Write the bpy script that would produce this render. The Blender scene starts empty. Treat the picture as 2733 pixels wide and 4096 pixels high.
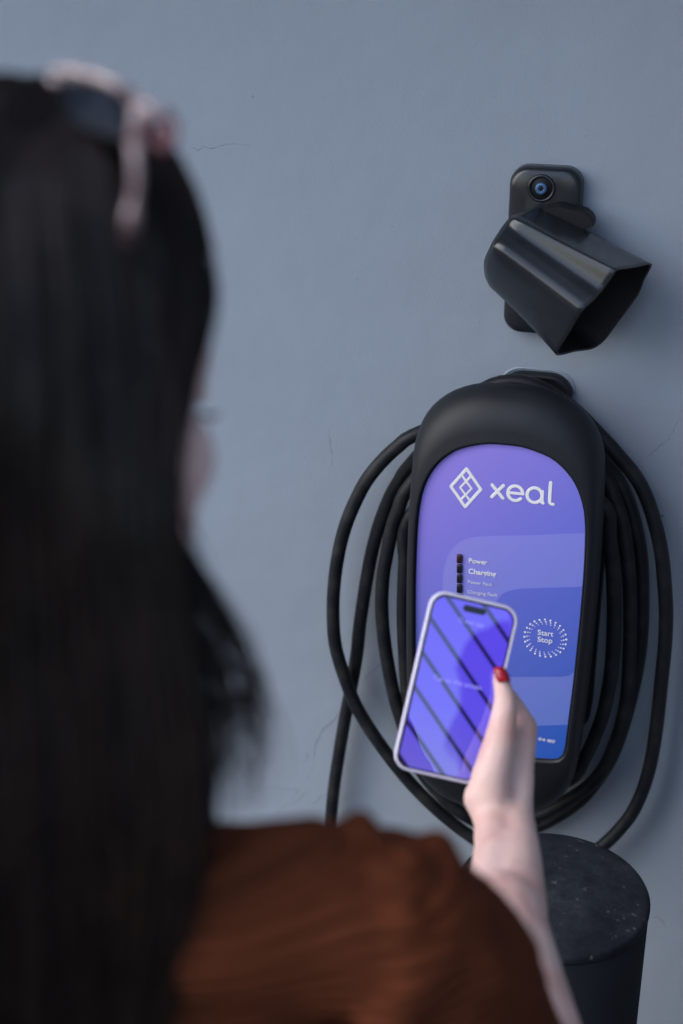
import bpy, bmesh, math, random
from mathutils import Vector, Matrix, Euler
random.seed(7)
R = math.radians
sc = bpy.context.scene
COL = sc.collection

# ------------------------------------------------------------------ camera
cam_data = bpy.data.cameras.new('camera')
cam = bpy.data.objects.new('camera', cam_data)
COL.objects.link(cam)
cam_data.sensor_fit = 'VERTICAL'
cam_data.sensor_height = 36.0
cam_data.lens = 50.0
cam_data.clip_start = 0.02
cam_data.clip_end = 500.0
cam.location = (0.187, -1.5, 1.70)
cam.rotation_euler = (R(90 - 24.0), 0.0, R(14.8))
cam_data.dof.use_dof = True
cam_data.dof.focus_distance = 1.47
cam_data.dof.aperture_fstop = 3.0
cam_data.dof.aperture_blades = 0
sc.camera = cam

# ------------------------------------------------------------------ sky and sun
SUN_EL, SUN_AZ = 42.0, 240.0
world = bpy.data.worlds.new('World')
sc.world = world
world.use_nodes = True
wn = world.node_tree
sky = wn.nodes.new('ShaderNodeTexSky')
sky.sky_type = 'NISHITA'
sky.sun_disc = False
sky.sun_elevation = R(SUN_EL)
sky.sun_rotation = R(SUN_AZ)
sky.air_density = 1.0
sky.dust_density = 1.5
sky.ozone_density = 1.0
wn.links.new(sky.outputs[0], wn.nodes['Background'].inputs[0])
wn.nodes['Background'].inputs[1].default_value = 0.15
sun_data = bpy.data.lights.new('sun', 'SUN')
sun_data.energy = 0.8
sun_data.angle = R(60)
sun_data.color = (1.0, 0.96, 0.92)
sun = bpy.data.objects.new('sun', sun_data)
COL.objects.link(sun)
to_sun = Vector((math.sin(R(SUN_AZ)) * math.cos(R(SUN_EL)), math.cos(R(SUN_AZ)) * math.cos(R(SUN_EL)), math.sin(R(SUN_EL))))
sun.rotation_euler = to_sun.to_track_quat('Z', 'Y').to_euler()
sun.location = to_sun * 20

sc.view_settings.view_transform = 'Standard'
sc.view_settings.look = 'None'
sc.view_settings.exposure = 1.1
sc.view_settings.gamma = 1.0
sc.cycles.use_denoising = True
sc.cycles.max_bounces = 8

# ------------------------------------------------------------------ measured data (world metres)
CABLE = [[0.02, -0.07, 0.7], [0.06, -0.068, 0.708], [0.092, -0.066, 0.728], [0.1019, -0.066, 0.7525], [0.1113, -0.066, 0.7812], [0.1199, -0.066, 0.8183], [0.1242, -0.066, 0.8596], [0.1251, -0.066, 0.8955], [0.1234, -0.066, 0.9372], [0.1214, -0.066, 0.9668], [0.1165, -0.066, 1.0077], [0.11, -0.066, 1.0476], [0.1023, -0.066, 1.0809], [0.05, -0.06, 1.11], [0.0, -0.06, 1.13], [-0.05, -0.06, 1.11], [-0.1169, -0.05, 1.0331], [-0.1199, -0.05, 0.9774], [-0.121, -0.05, 0.9322], [-0.1205, -0.05, 0.8949], [-0.1182, -0.05, 0.8564], [-0.1147, -0.05, 0.8102], [-0.108, -0.05, 0.773], [-0.0854, -0.048, 0.716], [-0.0513, -0.048, 0.6708], [-0.015, -0.048, 0.647], [0.0177, -0.048, 0.6413], [0.0471, -0.046, 0.65], [0.0664, -0.046, 0.6632], [0.0876, -0.046, 0.6824], [0.1095, -0.046, 0.7052], [0.1266, -0.046, 0.7362], [0.1367, -0.046, 0.7715], [0.1427, -0.046, 0.8068], [0.1448, -0.046, 0.844], [0.1432, -0.046, 0.8871], [0.1408, -0.046, 0.9291], [0.1354, -0.046, 0.9827], [0.1288, -0.046, 1.0233], [0.1209, -0.046, 1.0573], [0.1096, -0.046, 1.0847], [0.0986, -0.046, 1.1062], [0.06, -0.05, 1.145], [0.0, -0.05, 1.165], [-0.06, -0.05, 1.145], [-0.1182, -0.05, 1.0705], [-0.1276, -0.05, 1.0471], [-0.1359, -0.05, 1.0194], [-0.1418, -0.05, 0.9848], [-0.1458, -0.05, 0.9568], [-0.1471, -0.05, 0.9217], [-0.1456, -0.05, 0.8915], [-0.1411, -0.05, 0.8542], [-0.135, -0.05, 0.8196], [-0.1277, -0.05, 0.7862], [-0.1203, -0.05, 0.7621], [-0.1075, -0.05, 0.7218], [-0.0907, -0.05, 0.6877], [-0.0761, -0.05, 0.6704], [-0.0588, -0.05, 0.6536], [-0.0415, -0.05, 0.6402], [-0.0178, -0.042, 0.6239], [0.0142, -0.034, 0.6136], [0.0482, -0.026, 0.6203], [0.0713, -0.024, 0.637], [0.0915, -0.024, 0.6576], [0.1085, -0.024, 0.6813], [0.131, -0.024, 0.7312], [0.1432, -0.024, 0.7854], [0.1504, -0.024, 0.8403], [0.1533, -0.024, 0.8833], [0.1529, -0.024, 0.9193], [0.1498, -0.024, 0.9617], [0.1447, -0.024, 1.0032], [0.1365, -0.024, 1.0378], [0.127, -0.024, 1.0658], [0.1133, -0.024, 1.0932], [0.0993, -0.024, 1.111], [0.06, -0.03, 1.155], [0.0, -0.03, 1.175], [-0.06, -0.03, 1.155], [-0.1136, -0.046, 1.1337], [-0.1322, -0.046, 1.1181], [-0.1503, -0.046, 1.098], [-0.1663, -0.046, 1.0755], [-0.1787, -0.046, 1.0503], [-0.19, -0.046, 1.0208], [-0.1983, -0.046, 0.9899], [-0.2041, -0.046, 0.9544], [-0.2072, -0.046, 0.9187], [-0.2073, -0.046, 0.8828], [-0.2053, -0.046, 0.8566], [-0.2001, -0.046, 0.8325], [-0.1917, -0.046, 0.8057], [-0.1803, -0.046, 0.7755], [-0.166, -0.046, 0.7489], [-0.1487, -0.046, 0.7226], [-0.1285, -0.046, 0.6952], [-0.1052, -0.046, 0.6676], [-0.0791, -0.046, 0.6423], [-0.0543, -0.046, 0.6214], [-0.0326, -0.046, 0.6069], [-0.002, -0.046, 0.59], [0.0421, -0.044, 0.5772], [0.0904, -0.042, 0.5819], [0.1159, -0.041, 0.5995], [0.1359, -0.04, 0.6229], [0.1499, -0.04, 0.645], [0.1623, -0.04, 0.6697], [0.1714, -0.04, 0.6997], [0.1774, -0.04, 0.7332], [0.1804, -0.04, 0.772], [0.1814, -0.04, 0.8169], [0.1812, -0.04, 0.8607], [0.181, -0.04, 0.9035], [0.1788, -0.04, 0.9432], [0.1741, -0.04, 0.9788], [0.1669, -0.04, 1.0193], [0.1571, -0.04, 1.0531], [0.144, -0.04, 1.086], [0.1298, -0.04, 1.1093], [0.1129, -0.04, 1.1277], [0.094, -0.04, 1.147], [0.05, -0.028, 1.18], [0.0, -0.028, 1.2], [-0.05, -0.028, 1.18], [-0.1217, -0.024, 1.0884], [-0.1326, -0.024, 1.0702], [-0.1424, -0.024, 1.052], [-0.151, -0.024, 1.0293], [-0.1583, -0.024, 1.0052], [-0.1663, -0.024, 0.9697], [-0.1731, -0.024, 0.9266], [-0.18, -0.024, 0.873], [-0.1833, -0.024, 0.8338], [-0.1902, -0.024, 0.7851], [-0.1987, -0.024, 0.735], [-0.206, -0.024, 0.684], [-0.2128, -0.024, 0.6318], [-0.2174, -0.024, 0.5787], [-0.222, -0.024, 0.5238], [-0.234, -0.028, 0.4038], [-0.242, -0.034, 0.2738], [-0.242, -0.054, 0.1638], [-0.232, -0.09, 0.012], [-0.162, -0.16, 0.011], [-0.042, -0.2, 0.011], [0.078, -0.15, 0.011]]
SHROUD_RIM = [[0.1291, -0.052, 1.3446], [0.115, -0.088, 1.3495], [0.1011, -0.118, 1.3537], [0.0977, -0.124, 1.3524], [0.0874, -0.125, 1.3347], [0.0796, -0.134, 1.3254], [0.0688, -0.14, 1.3143], [0.0571, -0.124, 1.2884], [0.044, -0.104, 1.2576], [0.0604, -0.072, 1.2525], [0.0762, -0.052, 1.2507], [0.0872, -0.044, 1.2585], [0.1033, -0.04, 1.2843], [0.1179, -0.04, 1.3091], [0.1227, -0.043, 1.3258]]
SHROUD_END = [[0.0148, -0.026, 1.3913], [0.0038, -0.058, 1.3932], [-0.004, -0.088, 1.3949], [-0.008, -0.096, 1.3934], [-0.0133, -0.098, 1.3864], [-0.0178, -0.105, 1.3788], [-0.0243, -0.112, 1.3666], [-0.0341, -0.094, 1.3436], [-0.0348, -0.072, 1.3179], [-0.025, -0.052, 1.3039], [-0.0137, -0.03, 1.2924], [0.0009, -0.021, 1.2927], [0.0124, -0.021, 1.3144], [0.0203, -0.021, 1.3404], [0.0217, -0.021, 1.3687]]
LATCH = [[0.0043, -0.036, 1.3848], [0.0175, -0.036, 1.3932], [0.031, -0.036, 1.3962], [0.0449, -0.036, 1.3929], [0.0525, -0.036, 1.392], [0.0586, -0.036, 1.3906], [0.0642, -0.036, 1.3859], [0.0671, -0.036, 1.3807], [0.0668, -0.036, 1.3764], [0.0597, -0.036, 1.3742], [0.0521, -0.036, 1.3704], [0.055, -0.036, 1.3655], [0.0621, -0.036, 1.3617], [0.0731, -0.036, 1.3565], [0.0428, -0.036, 1.3547]]
SCREW = [[0.0092, -0.02, 1.4083]]
CRACKS = [[[0.1745, 0.0, 1.165], [0.17, 0.0, 1.1596], [0.1665, 0.0, 1.1526], [0.1633, 0.0, 1.1433], [0.1589, 0.0, 1.135], [0.1541, 0.0, 1.1312], [0.1475, 0.0, 1.1237], [0.1399, 0.0, 1.1161], [0.1338, 0.0, 1.1132], [0.1327, 0.0, 1.1051], [0.1291, 0.0, 1.1013]], [[-0.1367, 0.0, 0.8208], [-0.1437, 0.0, 0.8151], [-0.1549, 0.0, 0.8094], [-0.1606, 0.0, 0.8078], [-0.1663, 0.0, 0.7989], [-0.1748, 0.0, 0.7912], [-0.179, 0.0, 0.7825], [-0.1848, 0.0, 0.7736]], [[-0.2109, 0.0, 0.7317], [-0.2168, 0.0, 0.7225], [-0.2213, 0.0, 0.7134], [-0.2332, 0.0, 0.703], [-0.2392, 0.0, 0.6885], [-0.2453, 0.0, 0.6773]], [[-0.2112, 0.0, 0.7291], [-0.2205, 0.0, 0.7158], [-0.2357, 0.0, 0.6961], [-0.2453, 0.0, 0.6692], [-0.2467, 0.0, 0.6419], [-0.2577, 0.0, 0.6153]], [[-0.2518, 0.0, 0.6067], [-0.264, 0.0, 0.592], [-0.2738, 0.0, 0.579], [-0.2911, 0.0, 0.5688], [-0.2964, 0.0, 0.5466]], [[-0.3399, 0.0, 0.5797], [-0.3298, 0.0, 0.5885], [-0.3172, 0.0, 0.6048], [-0.3194, 0.0, 0.6127]], [[-0.3149, 0.0, 0.5996], [-0.2978, 0.0, 0.5993], [-0.2808, 0.0, 0.6001], [-0.2687, 0.0, 0.6009], [-0.2786, 0.0, 0.5852]], [[-0.2496, 0.0, 0.5807], [-0.2424, 0.0, 0.5876], [-0.2375, 0.0, 0.5968], [-0.2207, 0.0, 0.6026]], [[-0.3863, 0.0, 1.4275], [-0.3788, 0.0, 1.4296], [-0.3714, 0.0, 1.4268], [-0.3657, 0.0, 1.4312], [-0.3546, 0.0, 1.4297], [-0.349, 0.0, 1.4326], [-0.336, 0.0, 1.4352], [-0.314, 0.0, 1.4349]], [[-0.2246, 0.0, 1.1133], [-0.2236, 0.0, 1.0997], [-0.2215, 0.0, 1.0835], [-0.221, 0.0, 1.067]], [[-0.2586, 0.0, 0.6622], [-0.2551, 0.0, 0.6561], [-0.2588, 0.0, 0.6467]], [[0.1918, 0.0, 0.4834], [0.2075, 0.0, 0.4916], [0.2197, 0.0, 0.4768]]]
BLOBS = [[-0.0038, 0.0, 1.4513], [0.0489, 0.0, 1.4597], [-0.2536, 0.0, 1.124], [-0.2307, 0.0, 1.0492], [-0.0558, 0.0, 1.2046], [-0.0053, 0.0, 1.2173], [-0.3081, 0.0, 1.4862], [-0.2224, 0.0, 0.9732], [-0.2704, 0.0, 1.4008], [-0.0529, 0.0, 1.2549], [-0.1525, 0.0, 1.355], [0.1255, 0.0, 1.1495], [0.163, 0.0, 1.0468], [-0.2541, 0.0, 1.0747], [-0.2933, 0.0, 0.7064], [-0.2376, 0.0, 0.7154], [-0.265, 0.0, 0.617], [-0.0887, 0.0, 1.4593], [0.1009, 0.0, 1.2226], [-0.1913, 0.0, 1.2944]]
BOLLARD = [[0.0954, -0.2999, 0.7446]]
BR = 0.0998
PHONE_R = [[0.953, 0.1204, 0.2782], [0.2034, 0.4265, -0.8813], [-0.2247, 0.8965, 0.3819]]
PHONE_T = [[0.0187, -0.4899, 1.0858]]
HAND = [[0.0539, -0.4813, 1.0973, 0.0076, 0.0603, -0.4918, 1.0806, 0.0098], [0.0603, -0.4918, 1.0806, 0.01, 0.0604, -0.5091, 1.0577, 0.0135], [0.0604, -0.5091, 1.0577, 0.0135, 0.0566, -0.5313, 1.0313, 0.0165], [0.0566, -0.5313, 1.0313, 0.0168, 0.0596, -0.5402, 1.0102, 0.0175], [0.0487, -0.5404, 1.0161, 0.0135, 0.0605, -0.5444, 1.0056, 0.0165], [0.0758, -0.4753, 1.0485, 0.0115, 0.0753, -0.5018, 1.0257, 0.014], [0.0753, -0.5018, 1.0257, 0.014, 0.0782, -0.5364, 0.9981, 0.016], [0.0658, -0.4925, 1.0439, 0.012, 0.0633, -0.5145, 1.0148, 0.018], [0.0706, -0.4572, 1.0268, 0.0115, 0.0745, -0.5232, 0.9968, 0.016], [0.061, -0.4436, 1.0054, 0.011, 0.0686, -0.5188, 0.9926, 0.016], [0.0489, -0.4402, 0.9876, 0.0105, 0.0613, -0.5181, 0.9908, 0.015], [0.0632, -0.5426, 1.0031, 0.0178, 0.0708, -0.5867, 1.0012, 0.0175], [0.077, -0.5384, 0.9993, 0.0185, 0.0857, -0.5818, 0.9984, 0.021], [0.0708, -0.5867, 1.0012, 0.0175, 0.0822, -0.6541, 0.9958, 0.025], [0.0857, -0.5818, 0.9984, 0.021, 0.0927, -0.6497, 0.9944, 0.0285], [0.086, -0.6531, 0.9958, 0.033, 0.105, -0.7312, 0.9947, 0.04], [0.105, -0.7312, 0.9947, 0.04, 0.1321, -0.8, 0.9898, 0.04], [0.0758, -0.4753, 1.0485, 0.0112, 0.0563, -0.4441, 1.056, 0.0092], [0.0563, -0.4441, 1.056, 0.009, 0.034, -0.4369, 1.0527, 0.008], [0.034, -0.4369, 1.0527, 0.008, 0.016, -0.4395, 1.0523, 0.0068], [0.0706, -0.4572, 1.0268, 0.0112, 0.0389, -0.4373, 1.0293, 0.0092], [0.0389, -0.4373, 1.0293, 0.009, 0.0129, -0.4434, 1.031, 0.008], [0.0129, -0.4434, 1.031, 0.008, -0.0053, -0.4499, 1.0321, 0.0068], [0.061, -0.4436, 1.0054, 0.0108, 0.0302, -0.438, 1.0081, 0.0088], [0.0302, -0.438, 1.0081, 0.0088, 0.0068, -0.4491, 1.0121, 0.0078], [0.0068, -0.4491, 1.0121, 0.0078, -0.0088, -0.4589, 1.0147, 0.0066], [0.0489, -0.4402, 0.9876, 0.01, 0.0275, -0.4408, 0.9889, 0.008], [0.0275, -0.4408, 0.9889, 0.008, 0.0118, -0.4519, 0.9934, 0.007], [0.0118, -0.4519, 0.9934, 0.007, -0.0002, -0.4608, 0.9957, 0.006]]
NAIL = [[0.0569, -0.4866, 1.1036], [-0.0059, 0.0073, 0.0094], [0.0103, 0.0063, -0.002]]
HEAD_C = [[-0.1087, -0.9679, 1.5008]]
HEAD_R = [[0.9055, 0.4113, -0.1039], [-0.3425, 0.8533, 0.3932], [0.2504, -0.3205, 0.9135]]
BF = [[-0.094, 0.9956, 0.0]]
BRT = [[0.9956, 0.094, 0.0]]
NECK = [[-0.0999, -0.9962, 1.3268]]
SHR = [[0.069, -0.9509, 1.2268]]
ELB = [[0.1321, -0.8, 0.9898]]
HAIR = [[[-0.0771, -0.9125, 1.6169], [-0.0582, -0.9035, 1.6044], [-0.0434, -0.9001, 1.5819], [-0.0359, -0.903, 1.5537], [-0.0248, -0.9378, 1.5357], [-0.0211, -0.9671, 1.5214], [-0.0215, -0.9849, 1.5044], [-0.0229, -0.9964, 1.4818], [-0.0224, -0.9979, 1.4591], [-0.0165, -0.9921, 1.435], [-0.0041, -0.9921, 1.4115], [0.0083, -0.9929, 1.388], [0.0149, -0.995, 1.3661], [0.0156, -0.9985, 1.3458], [0.0109, -1.0031, 1.3274]], [[-0.0787, -0.9135, 1.617], [-0.0599, -0.9053, 1.599], [-0.0467, -0.9031, 1.5746], [-0.0304, -0.9335, 1.5495], [-0.0223, -0.9632, 1.5277], [-0.0218, -0.9898, 1.5061], [-0.0226, -1.0051, 1.4852], [-0.0221, -1.0096, 1.4641], [-0.0163, -1.0057, 1.4394], [-0.0055, -1.0068, 1.4148], [0.0056, -1.0081, 1.3898], [0.0107, -1.0108, 1.3662], [0.0076, -1.0155, 1.3443], [0.0007, -1.0202, 1.3281]], [[-0.0802, -0.9144, 1.6171], [-0.0632, -0.9077, 1.5955], [-0.0437, -0.9246, 1.5713], [-0.0284, -0.9548, 1.5474], [-0.0231, -0.9794, 1.5213], [-0.0209, -1.0027, 1.4995], [-0.0202, -1.0202, 1.4802], [-0.0189, -1.023, 1.4589], [-0.0146, -1.024, 1.4345], [-0.0081, -1.0266, 1.4066], [-0.003, -1.0302, 1.3761], [0.0002, -1.0344, 1.3468], [-0.0024, -1.0375, 1.3195], [-0.0093, -1.0399, 1.2825], [-0.0174, -1.0434, 1.2393]], [[-0.0826, -0.916, 1.6166], [-0.0641, -0.9204, 1.5938], [-0.0393, -0.956, 1.5689], [-0.0283, -0.9784, 1.539], [-0.0236, -1.0013, 1.5099], [-0.0202, -1.0257, 1.4862], [-0.019, -1.0336, 1.4618], [-0.0109, -1.0354, 1.431], [-0.0057, -1.0391, 1.3977], [-0.0019, -1.0436, 1.3636], [-0.0034, -1.0479, 1.327], [-0.0107, -1.0503, 1.2836], [-0.021, -1.0549, 1.2237], [-0.0232, -1.0684, 1.1844]], [[-0.0858, -0.918, 1.6164], [-0.0582, -0.9572, 1.5931], [-0.0403, -0.9846, 1.5612], [-0.0312, -1.0035, 1.5227], [-0.0239, -1.0263, 1.4897], [-0.0217, -1.035, 1.4526], [-0.0176, -1.0408, 1.4071], [-0.0131, -1.0472, 1.3597], [-0.0155, -1.0512, 1.3066], [-0.0232, -1.0541, 1.26], [-0.0304, -1.0719, 1.1808]], [[-0.0889, -0.9201, 1.6162], [-0.0607, -0.9732, 1.5924], [-0.0455, -1.0031, 1.5568], [-0.038, -1.0228, 1.5159], [-0.033, -1.0382, 1.4808], [-0.0327, -1.0406, 1.4346], [-0.0287, -1.0482, 1.3789], [-0.0262, -1.054, 1.3225], [-0.0327, -1.0565, 1.2647], [-0.0383, -1.0765, 1.1755]], [[-0.092, -0.9223, 1.6159], [-0.0653, -0.9875, 1.5914], [-0.0534, -1.0203, 1.5522], [-0.0481, -1.0375, 1.5095], [-0.0475, -1.0438, 1.463], [-0.0473, -1.0486, 1.4071], [-0.0443, -1.0571, 1.35], [-0.0457, -1.0595, 1.2836], [-0.0449, -1.0782, 1.1755]], [[-0.1001, -0.9345, 1.6172], [-0.0767, -1.0014, 1.5935], [-0.064, -1.0311, 1.5544], [-0.0606, -1.0465, 1.5116], [-0.0639, -1.0474, 1.457], [-0.0636, -1.0544, 1.3977], [-0.0619, -1.0634, 1.3292], [-0.0648, -1.0835, 1.1755]], [[-0.1021, -0.9538, 1.6192], [-0.0867, -1.0061, 1.5971], [-0.078, -1.0367, 1.5632], [-0.0762, -1.0547, 1.5183], [-0.0811, -1.0543, 1.4637], [-0.0823, -1.0593, 1.3977], [-0.0813, -1.0685, 1.3292], [-0.0847, -1.0887, 1.1755]], [[-0.1084, -0.964, 1.6198], [-0.0989, -1.0099, 1.6005], [-0.0953, -1.0428, 1.5685], [-0.0944, -1.0623, 1.5244], [-0.1021, -1.0603, 1.464], [-0.1036, -1.065, 1.3977], [-0.1016, -1.0739, 1.3292], [-0.1056, -1.0942, 1.1755]], [[-0.115, -0.9734, 1.6191], [-0.1133, -1.0133, 1.6021], [-0.1143, -1.0463, 1.5714], [-0.1144, -1.0672, 1.5276], [-0.1234, -1.0659, 1.464], [-0.124, -1.0704, 1.3977], [-0.1227, -1.0794, 1.3292], [-0.1264, -1.0998, 1.1755]]]
WISP = [[[-0.0167, -0.9911, 1.4467], [-0.0028, -0.9967, 1.4266], [0.0116, -1.003, 1.4047], [0.0195, -1.0094, 1.3863], [0.0252, -1.0156, 1.3695], [0.0265, -1.0222, 1.3544], [0.0227, -1.0287, 1.3426], [0.0174, -1.0336, 1.335]], [[-0.0184, -0.9916, 1.4467], [-0.006, -0.9991, 1.4232], [0.0072, -1.0057, 1.4014], [0.0133, -1.0126, 1.3829], [0.0193, -1.018, 1.3678], [0.0225, -1.0241, 1.3527], [0.0201, -1.0294, 1.3426]], [[-0.02, -0.9928, 1.445], [-0.0102, -1.001, 1.4215], [0.0013, -1.0088, 1.398], [0.0077, -1.0149, 1.3812], [0.0083, -1.0224, 1.3644], [0.0043, -1.0289, 1.3527], [-0.0015, -1.0343, 1.3443]], [[-0.0196, -0.9942, 1.4417], [-0.0113, -1.0044, 1.4148], [-0.0013, -1.0134, 1.3896], [0.0047, -1.0203, 1.3711], [0.0132, -1.025, 1.356], [0.0184, -1.0283, 1.346], [0.0153, -1.0329, 1.3376], [0.0074, -1.0354, 1.3367]], [[-0.0198, -0.9974, 1.435], [-0.0105, -1.0073, 1.4081], [-0.0034, -1.0162, 1.3846], [-0.0002, -1.0231, 1.3678], [0.0047, -1.0273, 1.356], [0.0051, -1.0318, 1.346], [0.0018, -1.0357, 1.3392]], [[-0.0189, -0.9933, 1.4434], [-0.0074, -1.001, 1.4199], [0.0035, -1.0098, 1.3947], [0.0097, -1.0159, 1.3779], [0.0091, -1.0238, 1.3611], [0.006, -1.0323, 1.3443], [0.005, -1.0372, 1.3342]], [[-0.0193, -0.9918, 1.4467], [-0.0048, -0.9965, 1.4282], [0.008, -1.0016, 1.4098], [0.0167, -1.0078, 1.3913], [0.0216, -1.0135, 1.3762], [0.0247, -1.0196, 1.3611], [0.0244, -1.0243, 1.351]]]
GLENS = [[[-0.0686, -0.9365, 1.6148], [0.0218, -0.0106, -0.0024], [0.0081, -0.0154, -0.0086]], [[-0.144, -0.8751, 1.5946], [0.0252, -0.0177, 0.0086], [0.0095, -0.0162, -0.0098]]]
GBRIDGE = [[-0.0904, -0.9227, 1.6205], [-0.1014, -0.911, 1.6201], [-0.1174, -0.8926, 1.6079]]
GHINGE = [[-0.0319, -0.9528, 1.6074], [0.0037, 0.001, 0.0], [0.0023, -0.0066, -0.0057]]
GEND = [[-0.049, -0.9435, 1.6178], [-0.0385, -0.9488, 1.6151], [-0.0323, -0.9506, 1.6126]]
GTEMPLE = [[[-0.0442, -0.9451, 1.6165], [-0.0366, -0.971, 1.605], [-0.0295, -0.9892, 1.5935], [-0.0277, -0.9995, 1.5824], [-0.0412, -0.9714, 1.5651]], [[-0.1716, -0.853, 1.5897], [-0.1749, -0.8598, 1.5769], [-0.1747, -0.8791, 1.5594], [-0.1751, -0.8993, 1.5405]]]
SLEEVE = [[-0.0131, -1.0071, 1.2625, 0.042, 0.0685, -0.9542, 1.2321, 0.045], [-0.0498, -1.0185, 1.2588, 0.04, -0.0117, -1.0058, 1.2572, 0.04], [0.0685, -0.9542, 1.2321, 0.045, 0.0805, -0.9037, 1.1505, 0.06], [0.0805, -0.9037, 1.1505, 0.06, 0.0976, -0.8547, 1.0628, 0.055], [0.0976, -0.8547, 1.0628, 0.055, 0.1058, -0.838, 1.0206, 0.056], [0.0522, -0.9521, 1.283, 0.01, 0.055, -0.95, 1.2735, 0.012], [0.0856, -0.9348, 1.2644, 0.012, 0.0898, -0.9312, 1.2453, 0.014], [0.0055, -0.9903, 1.2884, 0.012, 0.033, -0.969, 1.2819, 0.012], [0.0762, -0.9678, 1.2769, 0.012, 0.1066, -0.9428, 1.235, 0.01], [0.0781, -0.9842, 1.2598, 0.013, 0.1173, -0.9477, 1.2061, 0.012], [0.0821, -0.9906, 1.2313, 0.014, 0.1148, -0.9434, 1.1677, 0.012], [0.0743, -0.9964, 1.2109, 0.014, 0.0964, -0.9619, 1.1502, 0.014]]

# ------------------------------------------------------------------ helpers
def V(*a):
    return Vector(a)

def tag(o, label=None, cat=None, group=None, kind=None):
    if label: o['label'] = label
    if cat: o['category'] = cat
    if group: o['group'] = group
    if kind: o['kind'] = kind
    return o

def adopt(o, parent):
    if parent is not None:
        o.parent = parent
        o.matrix_parent_inverse = parent.matrix_basis.inverted()
    return o

def mesh(name, verts, faces, mat=None, parent=None, smooth=True):
    me = bpy.data.meshes.new(name)
    me.from_pydata([tuple(v) for v in verts], [], faces)
    me.update()
    return link(name, me, mat, parent, smooth)

def link(name, me, mat=None, parent=None, smooth=True, fix=True):
    if fix:
        bm = bmesh.new(); bm.from_mesh(me)
        bmesh.ops.recalc_face_normals(bm, faces=bm.faces)
        bm.to_mesh(me); bm.free()
    if smooth:
        me.polygons.foreach_set('use_smooth', [True] * len(me.polygons))
    o = bpy.data.objects.new(name, me)
    COL.objects.link(o)
    if mat is not None:
        me.materials.append(mat)
    adopt(o, parent)
    return o

def empty(name, loc):
    o = bpy.data.objects.new(name, None)
    COL.objects.link(o)
    o.location = loc
    o.empty_display_size = 0.05
    bpy.context.view_layer.update()
    return o

def catmull(pts, n, closed=False):
    """resample a polyline smoothly into n points, evenly spaced"""
    P = [Vector(p) for p in pts]
    m = len(P)
    dense = []
    segs = m if closed else m - 1
    for i in range(segs):
        if closed:
            p0, p1, p2, p3 = P[i - 1], P[i], P[(i + 1) % m], P[(i + 2) % m]
        else:
            p0, p1, p2, p3 = P[max(i - 1, 0)], P[i], P[i + 1], P[min(i + 2, m - 1)]
        for k in range(8):
            t = k / 8
            dense.append(0.5 * ((2 * p1) + (p2 - p0) * t + (2 * p0 - 5 * p1 + 4 * p2 - p3) * t * t + (3 * p1 - p0 - 3 * p2 + p3) * t ** 3))
    dense.append(P[0] if closed else P[-1])
    L = [0.0]
    for a, b in zip(dense, dense[1:]):
        L.append(L[-1] + (b - a).length)
    out = []
    j = 0
    for k in range(n):
        s = L[-1] * k / (n if closed else n - 1)
        while j < len(L) - 2 and L[j + 1] < s:
            j += 1
        d = L[j + 1] - L[j]
        out.append(dense[j].lerp(dense[j + 1], (s - L[j]) / d if d > 1e-9 else 0))
    return out

def tube_data(pts, rad, seg=8, cap=True, flat=None, closed=False):
    """verts, faces of a tube; rad is a number or a list; flat=(axis vector, factor) squashes it"""
    P = [Vector(p) for p in pts]
    n = len(P)
    rs = rad if isinstance(rad, (list, tuple)) else [rad] * n
    verts, faces = [], []
    t = (P[1] - P[0]).normalized()
    up = Vector((0, 0, 1)) if abs(t.z) < 0.9 else Vector((1, 0, 0))
    nrm = (up - t * up.dot(t)).normalized()
    for i in range(n):
        if closed:
            t2 = (P[(i + 1) % n] - P[i - 1]).normalized()
        else:
            t2 = (P[min(i + 1, n - 1)] - P[max(i - 1, 0)]).normalized()
        nrm = nrm - t2 * nrm.dot(t2)
        nrm = nrm.normalized() if nrm.length > 1e-6 else t2.orthogonal().normalized()
        bi = t2.cross(nrm)
        for k in range(seg):
            a = 2 * math.pi * k / seg
            off = (nrm * math.cos(a) + bi * math.sin(a)) * rs[i]
            if flat:
                off = off - flat[0] * off.dot(flat[0]) * (1 - flat[1])
            verts.append(P[i] + off)
    for i in range(n if closed else n - 1):
        j = (i + 1) % n
        for k in range(seg):
            k2 = (k + 1) % seg
            faces.append((i * seg + k, i * seg + k2, j * seg + k2, j * seg + k))
    if cap and not closed:
        faces.append(tuple(range(seg))[::-1])
        faces.append(tuple((n - 1) * seg + k for k in range(seg)))
    return verts, faces

def tube(name, pts, rad, mat, parent=None, seg=8, flat=None, closed=False):
    v, f = tube_data(pts, rad, seg, True, flat, closed)
    return mesh(name, v, f, mat, parent)

def merge(parts):
    verts, faces = [], []
    for v, f in parts:
        b = len(verts)
        verts += list(v)
        faces += [tuple(i + b for i in q) for q in f]
    return verts, faces

def loft_data(rings, cap0=True, cap1=True):
    n = len(rings[0])
    verts = [p for r in rings for p in r]
    faces = []
    for i in range(len(rings) - 1):
        for k in range(n):
            k2 = (k + 1) % n
            faces.append((i * n + k, i * n + k2, (i + 1) * n + k2, (i + 1) * n + k))
    if cap0: faces.append(tuple(range(n)))
    if cap1: faces.append(tuple((len(rings) - 1) * n + k for k in range(n)))
    return verts, faces

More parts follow.
